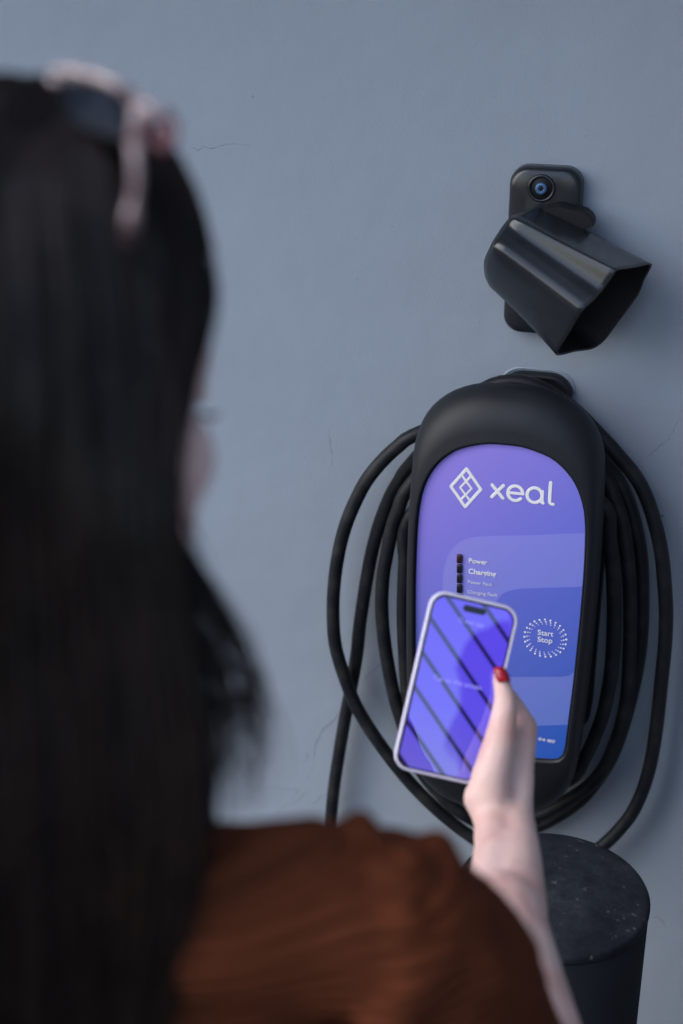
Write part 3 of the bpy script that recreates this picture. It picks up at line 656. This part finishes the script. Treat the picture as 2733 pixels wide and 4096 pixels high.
# ------------------------------------------------------------------ cable
cp = catmull(CABLE, 620)
cable = tube('charging_cable', cp, 0.0081, M['rubber'], None, 12)
tag(cable, 'thick black rubber cable coiled round the wall charger', 'cable')

# ------------------------------------------------------------------ connector holster
hol = empty('connector_holster', (.0135, -.01, 1.34))
tag(hol, 'black plastic plug holster screwed to the wall above the charger', 'holster')
rr = rrect(.0755, .178, .019, 8)
def plate(y, d): return [V(.0133 + a * (1 - d / .0378), y, 1.3405 + b * (1 - d / .089)) for a, b in rr]
v, f = loft_data([plate(-.0003, 0), plate(-.013, 0), plate(-.0175, .0018), plate(-.0195, .0055), plate(-.0195, .02)])
mesh('back_plate', v, f, M['holster'], hol)
sx, sy, sz = SCREW[0]
v, f = tube_data([V(sx + .0128 * math.cos(2 * math.pi * i / 28), -.0203, sz + .0128 * math.sin(2 * math.pi * i / 28)) for i in range(28)], .0017, 6, closed=True)
mesh('screw_well_rim', v, f, M['holster'], hol)
disc = lambda r, y, n=24: [V(sx + r * math.cos(2 * math.pi * i / n), y, sz + r * math.sin(2 * math.pi * i / n)) for i in range(n)]
v, f = loft_data([disc(.0118, -.0197), disc(.0116, -.0200)])
well = mesh('screw_well', v, f, M['holster_in'], hol)
v, f = loft_data([disc(.0063, -.0200), disc(.0063, -.0222), disc(.0050, -.0232), disc(.0022, -.0232), disc(.0016, -.0218)])
scr = mesh('screw', v, f, M['screw'], hol)
v, f = merge([tube_data([V(sx - .003 * math.cos(a), -.0233, sz - .003 * math.sin(a)), V(sx + .003 * math.cos(a), -.0233, sz + .003 * math.sin(a))], .0005, 6) for a in (0.2, 0.2 + math.pi / 3, 0.2 + 2 * math.pi / 3)])
mesh('screw_slot', v, f, M['holster_in'], scr)
def lower_screw(z):
    n = 24
    ring = lambda r, y: [V(.0133 + r * math.cos(2 * math.pi * i / n), y, z + r * math.sin(2 * math.pi * i / n)) for i in range(n)]
    v, f = loft_data([ring(.0118, -.0197), ring(.0116, -.0200)])
    mesh('screw_well', v, f, M['holster_in'], hol)
    v, f = loft_data([ring(.0063, -.0200), ring(.0063, -.0222), ring(.0050, -.0232)])
    mesh('screw', v, f, M['screw'], hol)
lower_screw(1.268)
NS = 72
def soft_ring(pts, n=NS):
    """closed outline with slightly rounded corners and kept correspondence"""
    P = [Vector(p) for p in pts]
    m = len(P)
    out = []
    per = n // m if n % m == 0 else 5
    for i in range(m):
        a, b = P[i], P[(i + 1) % m]
        p0, p3 = P[i - 1], P[(i + 2) % m]
        for k in range(5):
            t = k / 5
            lin = a.lerp(b, t)
            cr = 0.5 * ((2 * a) + (b - p0) * t + (2 * p0 - 5 * a + 4 * b - p3) * t * t + (3 * a - p0 - 3 * b + p3) * t ** 3)
            out.append(lin.lerp(cr, 0.75))
    return out
rimR, endR = soft_ring(SHROUD_RIM), soft_ring(SHROUD_END)
cR = sum(rimR, V(0, 0, 0)) / len(rimR)
cE = sum(endR, V(0, 0, 0)) / len(endR)
axis = (cR - cE).normalized()
def between(t, shrink=1.0, push=0.0):
    c = cE.lerp(cR, t)
    bend = 0.006 * math.sin(math.pi * t)
    return [c + (endR[i].lerp(rimR[i], t) - c) * (shrink - bend * 4) + axis * push for i in range(len(rimR))]
rings = [between(0, .35, -.013), between(0, .72, -.010), between(0, .93, -.0045), between(0.03)]
rings += [between(t) for t in (.12, .25, .4, .55, .7, .85, .95, 1.0)]
rings += [between(1.0, .985, .0004), between(1.0, .965, -.001)]
outer = len(rings)
v, f = loft_data(rings, True, False)
mesh('shroud', v, f, M['holster'], hol)
rings = [between(1.0, .966, -.0008)] + [between(t, .955) for t in (.9, .7, .5, .3, .15)] + [between(.12, .4)]
v, f = loft_data(rings, False, True)
mesh('shroud_inside', v, f, M['holster_in'], hol)
lt = [Vector(p) for p in LATCH]
lt = [a.lerp(b, k) for a, b in zip(lt, lt[1:] + lt[:1]) for k in (.12, .5, .88)]
cl = sum(lt, V(0, 0, 0)) / len(lt)
v, f = loft_data([[V(p.x, -.018, p.z) for p in lt], [V(p.x, -.040, p.z) for p in lt], [V(cl.x + (p.x - cl.x) * .94, -.043, cl.z + (p.z - cl.z) * .92) for p in lt]])
mesh('latch_lug', v, f, M['shell_dark'], hol, False)

# ------------------------------------------------------------------ bollard
bx, by, bz = BOLLARD[0]
bol = empty('bollard', (bx, by, 0))
tag(bol, 'dark slate steel bollard with weathered flat top in front of the charger', 'bollard')
def circ(r, z, n=72): return [V(bx + r * math.cos(2 * math.pi * i / n), by + r * math.sin(2 * math.pi * i / n), z) for i in range(n)]
v, f = loft_data([circ(BR - .001, 0), circ(BR - .001, bz - .010)])
o = mesh('post', v, f, M['bollard'], bol)
rings = [circ(BR - .0008, bz - .0105), circ(BR, bz - .008), circ(BR, bz - .0035), circ(BR - .0012, bz - .001), circ(BR - .0035, bz)]
rings += [circ(BR * s, bz + .007 * (1 - s * s)) for s in (.9, .75, .55, .3, .1)]
v, f = loft_data(rings)
o2 = mesh('cap', v, f, M['bollard_cap'], bol)
v, f = loft_data([circ(BR + .035, 0), circ(BR + .035, .010), circ(BR + .031, .013)])
mesh('base_flange', v, f, M['bollard'], bol)

# ------------------------------------------------------------------ phone
PM = Matrix([[*PHONE_R[i], PHONE_T[0][i]] for i in range(3)] + [[0, 0, 0, 1]])
phone = bpy.data.objects.new('smartphone', None)
COL.objects.link(phone)
phone.matrix_world = PM
phone.empty_display_size = 0.05
bpy.context.view_layer.update()
tag(phone, 'smartphone in a pale lilac case held up to the charger panel', 'phone')
def pchild(name, verts, faces, mat, smooth=True, parent=None):
    me = bpy.data.meshes.new(name)
    me.from_pydata([tuple(p) for p in verts], [], faces)
    o = link(name, me, mat, None, smooth)
    o.parent = parent or phone
    return o
PW, PH = .0755, .1525
def prr(w, h, r, z): return [V(a, b, z) for a, b in rrect(w, h, r, 8)]
v, f = loft_data([prr(PW - .008, PH - .008, .010, -.0112), prr(PW - .002, PH - .002, .0125, -.0098), prr(PW, PH, .0135, -.0068), prr(PW, PH, .0135, -.0012), prr(PW - .0012, PH - .0012, .013, .0002), prr(PW - .0034, PH - .0034, .012, .0005), prr(PW - .0046, PH - .0046, .0115, -.0002), prr(PW - .0050, PH - .0050, .0112, -.0015)])
case = pchild('phone_case', v, f, M['case'])
v, f = loft_data([prr(.0700, .1470, .0110, -.0014), prr(.0700, .1470, .0110, -.0004), prr(.0694, .1464, .0107, -.0001)])
pchild('phone_body', v, f, M['black_glass'])
def screen_material():
    m = material('lit_screen', (0.004, 0.004, 0.006), 0.015, 0.9, **{'Coat Weight': 1.0, 'Coat Roughness': 0.01})
    t, b, new, ln = nodes(m)
    tc = new('ShaderNodeTexCoord')
    sx = new('ShaderNodeSeparateXYZ'); ln(tc.outputs['Object'], sx.inputs[0])
    mr = new('ShaderNodeMapRange'); mr.inputs[1].default_value = .07; mr.inputs[2].default_value = -.07
    ln(sx.outputs['Y'], mr.inputs[0])
    r = ramp(t, [(0.0, (0.095, 0.055, 0.76)), (0.62, (0.100, 0.070, 0.74)), (1.0, (0.13, 0.105, 0.60))])
    ln(mr.outputs[0], r.inputs[0])
    # dark refresh bands running across the display
    k = new('ShaderNodeMath'); k.operation = 'MULTIPLY_ADD'; k.inputs[1].default_value = BAND_SLOPE
    ln(sx.outputs['X'], k.inputs[0]); ln(sx.outputs['Y'], k.inputs[2])
    s = new('ShaderNodeMath'); s.operation = 'MULTIPLY_ADD'; s.inputs[1].default_value = 1 / BAND_PERIOD; s.inputs[2].default_value = BAND_PHASE
    ln(k.outputs[0], s.inputs[0])
    fr = new('ShaderNodeMath'); fr.operation = 'FRACT'; ln(s.outputs[0], fr.inputs[0])
    c = new('ShaderNodeMath'); c.operation = 'SUBTRACT'; c.inputs[1].default_value = 0.5; ln(fr.outputs[0], c.inputs[0])
    a = new('ShaderNodeMath'); a.operation = 'ABSOLUTE'; ln(c.outputs[0], a.inputs[0])
    q = new('ShaderNodeMapRange'); q.interpolation_type = 'SMOOTHSTEP'
    q.inputs[1].default_value = 0.035; q.inputs[2].default_value = 0.12; q.inputs[3].default_value = 0.10; q.inputs[4].default_value = 1.0
    ln(a.outputs[0], q.inputs[0])
    ln(r.outputs[0], b.inputs['Emission Color'])
    mu = new('ShaderNodeMath'); mu.operation = 'MULTIPLY'; mu.inputs[1].default_value = SCREEN_GAIN
    ln(q.outputs[0], mu.inputs[0]); ln(mu.outputs[0], b.inputs['Emission Strength'])
    return m
BAND_SLOPE, BAND_PERIOD, BAND_PHASE, SCREEN_GAIN = 0.925, 0.0292, 0.80, 0.52
M['screen'] = screen_material()
M['screen_text'] = material('screen_text', (0.02, 0.02, 0.03), 0.05, 0.3, **{'Emission Color': (0.24, 0.23, 0.85, 1), 'Emission Strength': 0.55})
v, f = loft_data([prr(.0676, .1446, .0098, -.00005), prr(.0676, .1446, .0098, .00012)])
scrn = pchild('screen', v, f, M['screen'], False)
rr = rrect(.0195, .0056, .0027, 6)
v, f = loft_data([[V(a, .0668 + b, .00012) for a, b in rr], [V(a, .0668 + b, .00022) for a, b in rr]])
pchild('camera_cutout', v, f, M['black_glass'], False)
def screen_text(name, body, x0, x1, y, weight=.0001):
    me = text_mesh(name, body, 0.006, weight)
    xs = [p.co.x for p in me.vertices]
    a, b = min(xs), max(xs)
    s = (x1 - x0) / (b - a)
    for p in me.vertices:
        p.co = V(x0 + (p.co.x - a) * s, y + p.co.y * s, .00022 + p.co.z)
    o = link(name, me, M['screen_text'], None, False)
    o.parent = phone
screen_text('screen_lettering', 'Tap on the screen', -.021, .0205, .0030)
screen_text('screen_lettering', 'xeal app', -.0062, .0105, .0545, .00005)
d = []
for s in (-1, 1):
    d.append(tube_data([V(-.0094, .0583, .0003), V(-.0094 + s * .0018, .0560, .0003), V(-.0094, .0537, .0003)], .0003, 6))
pchild('screen_logo', *merge(d), M['screen_text'])

# ------------------------------------------------------------------ person
HC = Vector(HEAD_C[0])
HM = Matrix(HEAD_R)
hp = lambda x, y, z: HC + HM @ V(x, y, z)
NK, SR, EL = Vector(NECK[0]), Vector(SHR[0]), Vector(ELB[0])
bf, br = Vector(BF[0]), Vector(BRT[0])
body_at = lambda r, f_, z: V(NK.x, NK.y, 0) + br * r + bf * f_ + V(0, 0, z)
person = empty('person', (NK.x, NK.y, 0))
tag(person, 'person with long dark hair and rust top holding a phone to the charger', 'person')
parts = []
E = lambda c, ax, m_=HM: parts.append(ellipsoid_data(c, ax, m_, 24, 16))
K = lambda a, ra, b, rb: parts.append(capsule_data(a, ra, b, rb))
# head
E(hp(0, -.006, .022), (.073, .092, .090)); E(hp(0, .030, -.020), (.060, .058, .085)); E(hp(0, .046, -.060), (.040, .040, .046))
E(hp(0, .066, -.098), (.022, .020, .018)); E(hp(0, .050, .026), (.063, .042, .046))
for s in (-1, 1):
    E(hp(s * .044, .054, -.034), (.025, .027, .028)); E(hp(s * .026, .080, -.002), (.024, .012, .010))
    K(hp(s * .052, .004, -.075), .016, hp(s * .014, .066, -.098), .014)
    E(hp(s * .047, .040, -.060), (.023, .028, .030)); E(hp(s * .052, .054, .014), (.015, .022, .030)); E(hp(s * .076, -.006, -.020), (.007, .016, .030)); E(hp(s * .012, .094, -.044), (.0075, .010, .0075))
K(hp(0, .088, .000), .0075, hp(0, .106, -.040), .0085); K(hp(0, .106, -.040), .0085, hp(0, .094, -.046), .009)
E(hp(0, .084, -.066), (.026, .016, .012)); E(hp(0, .082, -.078), (.022, .014, .010))
# neck and trunk
K(hp(0, -.010, -.060), .047, NK + bf * .012, .047); K(NK, .047, NK - V(0, 0, .05), .060)
SL = NK + (SR - NK) - br * 2 * (SR - NK).dot(br)
for S in (SR, SL):
    K(NK - V(0, 0, .055), .036, S - V(0, 0, .01), .033)
for r, fo, z, a in ((0, .02, 1.17, (.135, .085, .12)), (0, .02, 1.05, (.120, .078, .12)), (0, .01, .93, (.135, .085, .10)), (0, -.005, .86, (.150, .100, .09))):
    E(body_at(r, fo, z), a, Matrix((br, bf, V(0, 0, 1))).transposed())
# right arm and hand
K(SR, .038, EL, .035)
for c in HAND: K(c[:3], c[3], c[4:7], c[7])
# left arm hanging, relaxed hand
ELL = SL - br * .05 + bf * .01 - V(0, 0, .285)
WRL = ELL - br * .015 + bf * .09 - V(0, 0, .215)
K(SL, .038, ELL, .034); K(ELL, .034, ELL.lerp(WRL, .3), .035); K(ELL.lerp(WRL, .3), .035, WRL, .023)
dn = (WRL - ELL).normalized()
for i in range(4):
    b0 = WRL + dn * (.082 - .003 * abs(i - 1)) + bf * (.028 - .019 * i)
    K(WRL + dn * .012 + bf * (.012 - .008 * i), .014, b0, .0105)
    L = (.072, .082, .076, .06)[i]
    b1_ = b0 + dn * L * .45 + br * .004; b2_ = b1_ + dn * L * .30 + br * .012; b3_ = b2_ + dn * L * .22 + br * .014
    K(b0, .0095, b1_, .0085); K(b1_, .0085, b2_, .0078); K(b2_, .0078, b3_, .0065)
K(WRL + dn * .02 + bf * .012, .014, WRL + dn * .055 + bf * .045 + br * .01, .011); K(WRL + dn * .055 + bf * .045 + br * .01, .0105, WRL + dn * .10 + bf * .055 + br * .015, .0078)
# legs
for s in (-1, 1):
    hip, knee, ank = body_at(s * .085, 0, .85), body_at(s * .10, .025, .46), body_at(s * .105, -.01, .085)
    K(hip, .080, knee, .053); K(knee, .053, knee.lerp(ank, .35) - bf * .012, .052); K(knee.lerp(ank, .35) - bf * .012, .052, ank, .036)
    K(body_at(s * .107, -.04, .035), .028, body_at(s * .115, .13, .024), .022)
bodym = blob('body', parts, .0032, M['skin'], person, 12)
# nail
n0, nu, nv = Vector(NAIL[0]), Vector(NAIL[1]), Vector(NAIL[2])
nu_, nv_ = nu / 2, nv / 2
nn = nu.cross(nv).normalized()
camdir = (Vector(cam.location) - n0).normalized()
if nn.dot(camdir) < 0: nn = -nn
nvv, nff = [], []
NI, NJ = 10, 8
for lay in (0, 1):
    for i in range(NI + 1):
        for j in range(NJ + 1):
            u_, w_ = -1 + 2 * i / NI, -1 + 2 * j / NJ
            k = 1.0 - 0.35 * max(0, u_) ** 4 - 0.25 * max(0, -u_) ** 4
            lay_off = nn * (-.0042 * w_ * w_ - .0018 * max(0, u_) ** 2 + (.0016 if lay else 0))
            nvv.append(n0 + nu_ * u_ + nv_ * w_ * k + lay_off)
W1 = NJ + 1
tot = (NI + 1) * W1
for i in range(NI):
    for j in range(NJ):
        a = i * W1 + j
        nff.append((a, a + 1, a + W1 + 1, a + W1)); nff.append((tot + a, tot + a + W1, tot + a + W1 + 1, tot + a + 1))
loop = [j for j in range(W1)] + [i * W1 + NJ for i in range(1, NI + 1)] + [NI * W1 + j for j in range(NJ - 1, -1, -1)] + [i * W1 for i in range(NI - 1, 0, -1)]
for a, b in zip(loop, loop[1:] + loop[:1]): nff.append((a, b, tot + b, tot + a))
nail = mesh('thumb_nail', nvv, nff, M['nail'], person)
nail['label'] = 'glossy red painted thumb nail'
# face details
for s in (-1, 1):
    e = mesh('eye', *ellipsoid_data(hp(s * .031, .0785, -.020), (.0125, .0120, .0105), HM), M['eye'], person)
    mesh('iris', *ellipsoid_data(hp(s * .031, .0875, -.021), (.0058, .0040, .0058), HM), M['iris'], e)
    lash = []
    for k in range(15):
        t = k / 14
        x = s * (.018 + .028 * t)
        y = .0905 - .010 * t * t
        z = -.012 - .003 * abs(t - .4)
        lash.append(tube_data([hp(x, y, z), hp(x + s * .002 * t, y + .005, z - .001), hp(x + s * .004 * t, y + .0088, z + .0015)], [.0006, .0005, .0002], 4))
    mesh('eyelash', *merge(lash), M['hair'], person)
    mesh('eyebrow', *tube_data([hp(s * .014, .092, .004), hp(s * .030, .090, .009), hp(s * .046, .077, .004)], [.0022, .003, .0012], 6), M['hair'], person)
mesh('lips', *merge([tube_data([hp(-.021, .087, -.068), hp(-.008, .0975, -.065), hp(0, .0985, -.066), hp(.008, .0975, -.065), hp(.021, .087, -.068)], [.001, .0035, .003, .0035, .001], 8), tube_data([hp(-.019, .087, -.070), hp(0, .0975, -.0735), hp(.019, .087, -.070)], [.001, .004, .001], 8)]), M['lips'], person)
# blouse
parts = []
for c in SLEEVE: K(c[:3], c[3], c[4:7], c[7])
BM3 = Matrix((br, bf, V(0, 0, 1))).transposed()
for z, fo, a in ((1.205, .005, (.140, .080, .060)), (1.15, .015, (.155, .105, .12)), (1.05, .015, (.145, .100, .12)), (.96, .005, (.160, .110, .10)), (.90, 0, (.170, .118, .05))):
    E(body_at(0, fo, z), a, BM3)
for s in (-1, 1):
    K(body_at(s * .065, .085, 1.14), .058, body_at(s * .07, .07, 1.08), .06)
mir = lambda p: Vector(p) - br * 2 * (Vector(p) - NK).dot(br)
K(mir(SLEEVE[0][:3]), SLEEVE[0][3], mir(SLEEVE[0][4:7]), SLEEVE[0][7])
K(SL, .052, SL.lerp(ELL, .5), .062); K(SL.lerp(ELL, .5), .062, SL.lerp(ELL, .85), .060)
blouse = blob('blouse', parts, .0045, M['blouse'], person, 5, [(0.09, .010), (0.035, .0045)])
# trousers and shoes
parts = []
E(body_at(0, -.005, .87), (.162, .112, .085), BM3)
for s in (-1, 1):
    hip, knee, ank = body_at(s * .085, 0, .85), body_at(s * .10, .025, .46), body_at(s * .105, -.01, .10)
    K(hip, .090, knee, .066); K(knee, .066, ank, .058)
blob('trousers', parts, .006, M['denim'], person, 5, [(0.06, .008)])
for s in (-1, 1):
    parts = []
    K(body_at(s * .107, -.05, .042), .040, body_at(s * .115, .14, .036), .034); K(body_at(s * .106, -.03, .06), .042, body_at(s * .106, -.02, .10), .044)
    sh_ = blob('shoe', parts, .005, M['shoe'], person, 4)
    for vtx in sh_.data.vertices:
        if vtx.co.z < 0.003: vtx.co.z = 0.003
# hair
parts = [ellipsoid_data(hp(0, -.018, .008), (.078, .086, .103), HM, 28, 18)]
for gi, g in enumerate(HAIR):
    if gi < 4: continue
    q = catmull(g, 14)
    for a, b in zip(q, q[1:]):
        off = V(-.233, .883, -.406) * .026
        parts.append(capsule_data(a + off, .018, b + off, .018, 10))
blob('hair_underlayer', parts, .006, M['hair_base'], person, 5)
NP = 26
GD = [catmull(g, NP) for g in HAIR]
fwd = V(-.233, .883, -.406)
side = V(.967, .255, 0)
strands = []
def strand(base, r0, spread, wav, inward, seg=3, cut=None):
    ph1, ph2 = random.uniform(0, 6.28), random.uniform(0, 6.28)
    a1, a2 = random.gauss(0, spread), random.gauss(0, spread)
    fr = random.uniform(1.2, 2.6)
    n = len(base)
    pts = []
    for i, p in enumerate(base):
        t = i / (n - 1)
        g = min(1, t * 3)
        pts.append(p + side * (a1 * g * (.5 + t) + wav * t * math.sin(ph1 + fr * 6 * t)) + fwd * (inward * g + a2 * .4 * g + wav * t * .6 * math.sin(ph2 + fr * 5 * t)))
    cut = cut or random.uniform(.86, 1.0)
    m = max(6, int(n * cut))
    pts = pts[:m]
    rs = [r0 * (1.0 if i < m * .6 else max(.15, 1 - (i - m * .6) / (m * .42))) for i in range(m)]
    strands.append(tube_data(pts, rs, seg, False))
for i in range(3800):
    x = random.random() ** 0.9 * (len(GD) - 1.001)
    gi = int(x); t = x - gi
    base = [a.lerp(b, t) for a, b in zip(GD[gi], GD[gi + 1])]
    cut = None
    if x < 2.2 and random.random() > 0.03 + 0.22 * max(0, x - 1):
        cut = random.uniform(.56, .74)
    strand(base, random.uniform(.0006, .0013), .0036, random.uniform(0, .004), random.uniform(0, .016), 3, cut)
WD = [catmull(g, NP) for g in WISP]
for g in WD:
    for i in range(13):
        strand(g, random.uniform(.0003, .00055), .0028, random.uniform(.0005, .004), random.uniform(-.004, .02), 3, random.uniform(.93, 1.0))
for i in range(40):
    g = random.choice(GD[1:9])
    strand(g, .0004, .010, random.uniform(.003, .008), random.uniform(-.008, .002))
v, f = merge(strands)
hair = mesh('hair', v, f, M['hair'], person)

# ------------------------------------------------------------------ sunglasses on the head
glasses = empty('sunglasses', GLENS[0][0])
tag(glasses, 'tortoiseshell sunglasses pushed up on the dark hair', 'sunglasses')
for c, hx, hy in GLENS:
    c, hx, hy = Vector(c), Vector(hx), Vector(hy)
    nrm = hx.cross(hy).normalized()
    ring = [c + hx * a + hy * b + nrm * (.003 * a * a) for a, b in rrect(2, 2, .72, 8)]
    mesh('rim', *tube_data(ring, .0012, 8, closed=True), M['lens'], glasses)
    n = len(ring)
    mesh('lens', [p + nrm * .0006 for p in ring] + [p - nrm * .0006 for p in ring], [tuple(range(n)), tuple(range(n, 2 * n))[::-1]] + [(i, (i + 1) % n, n + (i + 1) % n, n + i) for i in range(n)], M['lens'], glasses, False)
    mesh('brow_bar', *tube_data([c - hx * .95 - hy * .86, c - hx * .4 - hy * 1.04, c + hx * .4 - hy * 1.04, c + hx * .98 - hy * .86], [.0018, .0026, .0026, .0024], 8), M['tortoise'], glasses)
mesh('bridge', *tube_data([Vector(p) for p in GBRIDGE], .0022, 8), M['tortoise'], glasses)
c, hx, hy = (Vector(p) for p in GHINGE)
mesh('end_piece', *tube_data([c + hx * math.cos(2 * math.pi * i / 20) + hy * math.sin(2 * math.pi * i / 20) for i in range(20)], .0024, 8, closed=True), M['tortoise_red'], glasses)
mesh('hinge', *tube_data([Vector(p) for p in GEND], [.0026, .0030, .0026], 8), M['tortoise'], glasses)
for g in GTEMPLE:
    mesh('temple', *tube_data(catmull(g, 18), [.0032] * 6 + [.0020] * 5 + [.0032] * 7, 8), M['tortoise'], glasses)

# ------------------------------------------------------------------ the person taking the picture (mirrored in the screen)
PX = V(0.72, -1.80, 0)
ph = empty('person', PX)
tag(ph, 'dark haired person behind the viewer, seen only mirrored in the phone screen', 'person')
TR = Matrix.Translation(PX) @ Matrix.Scale(.975, 4) @ Matrix.Rotation(R(193), 4, 'Z') @ Matrix.Translation(-V(NK.x, NK.y, 0))
for ch in list(person.children):
    if ch.name.split('.')[0] in ('body', 'blouse', 'trousers', 'shoe', 'hair', 'hair_underlayer', 'eye', 'eyebrow', 'lips'):
        c = ch.copy()
        COL.objects.link(c)
        c.parent = ph
        c.matrix_parent_inverse = Matrix.Translation(-PX)
        c.matrix_basis = TR @ ch.matrix_basis
        if ch.name.split('.')[0] in ('blouse', 'trousers'):
            c.material_slots[0].link = 'OBJECT'
            c.material_slots[0].material = M['jacket']
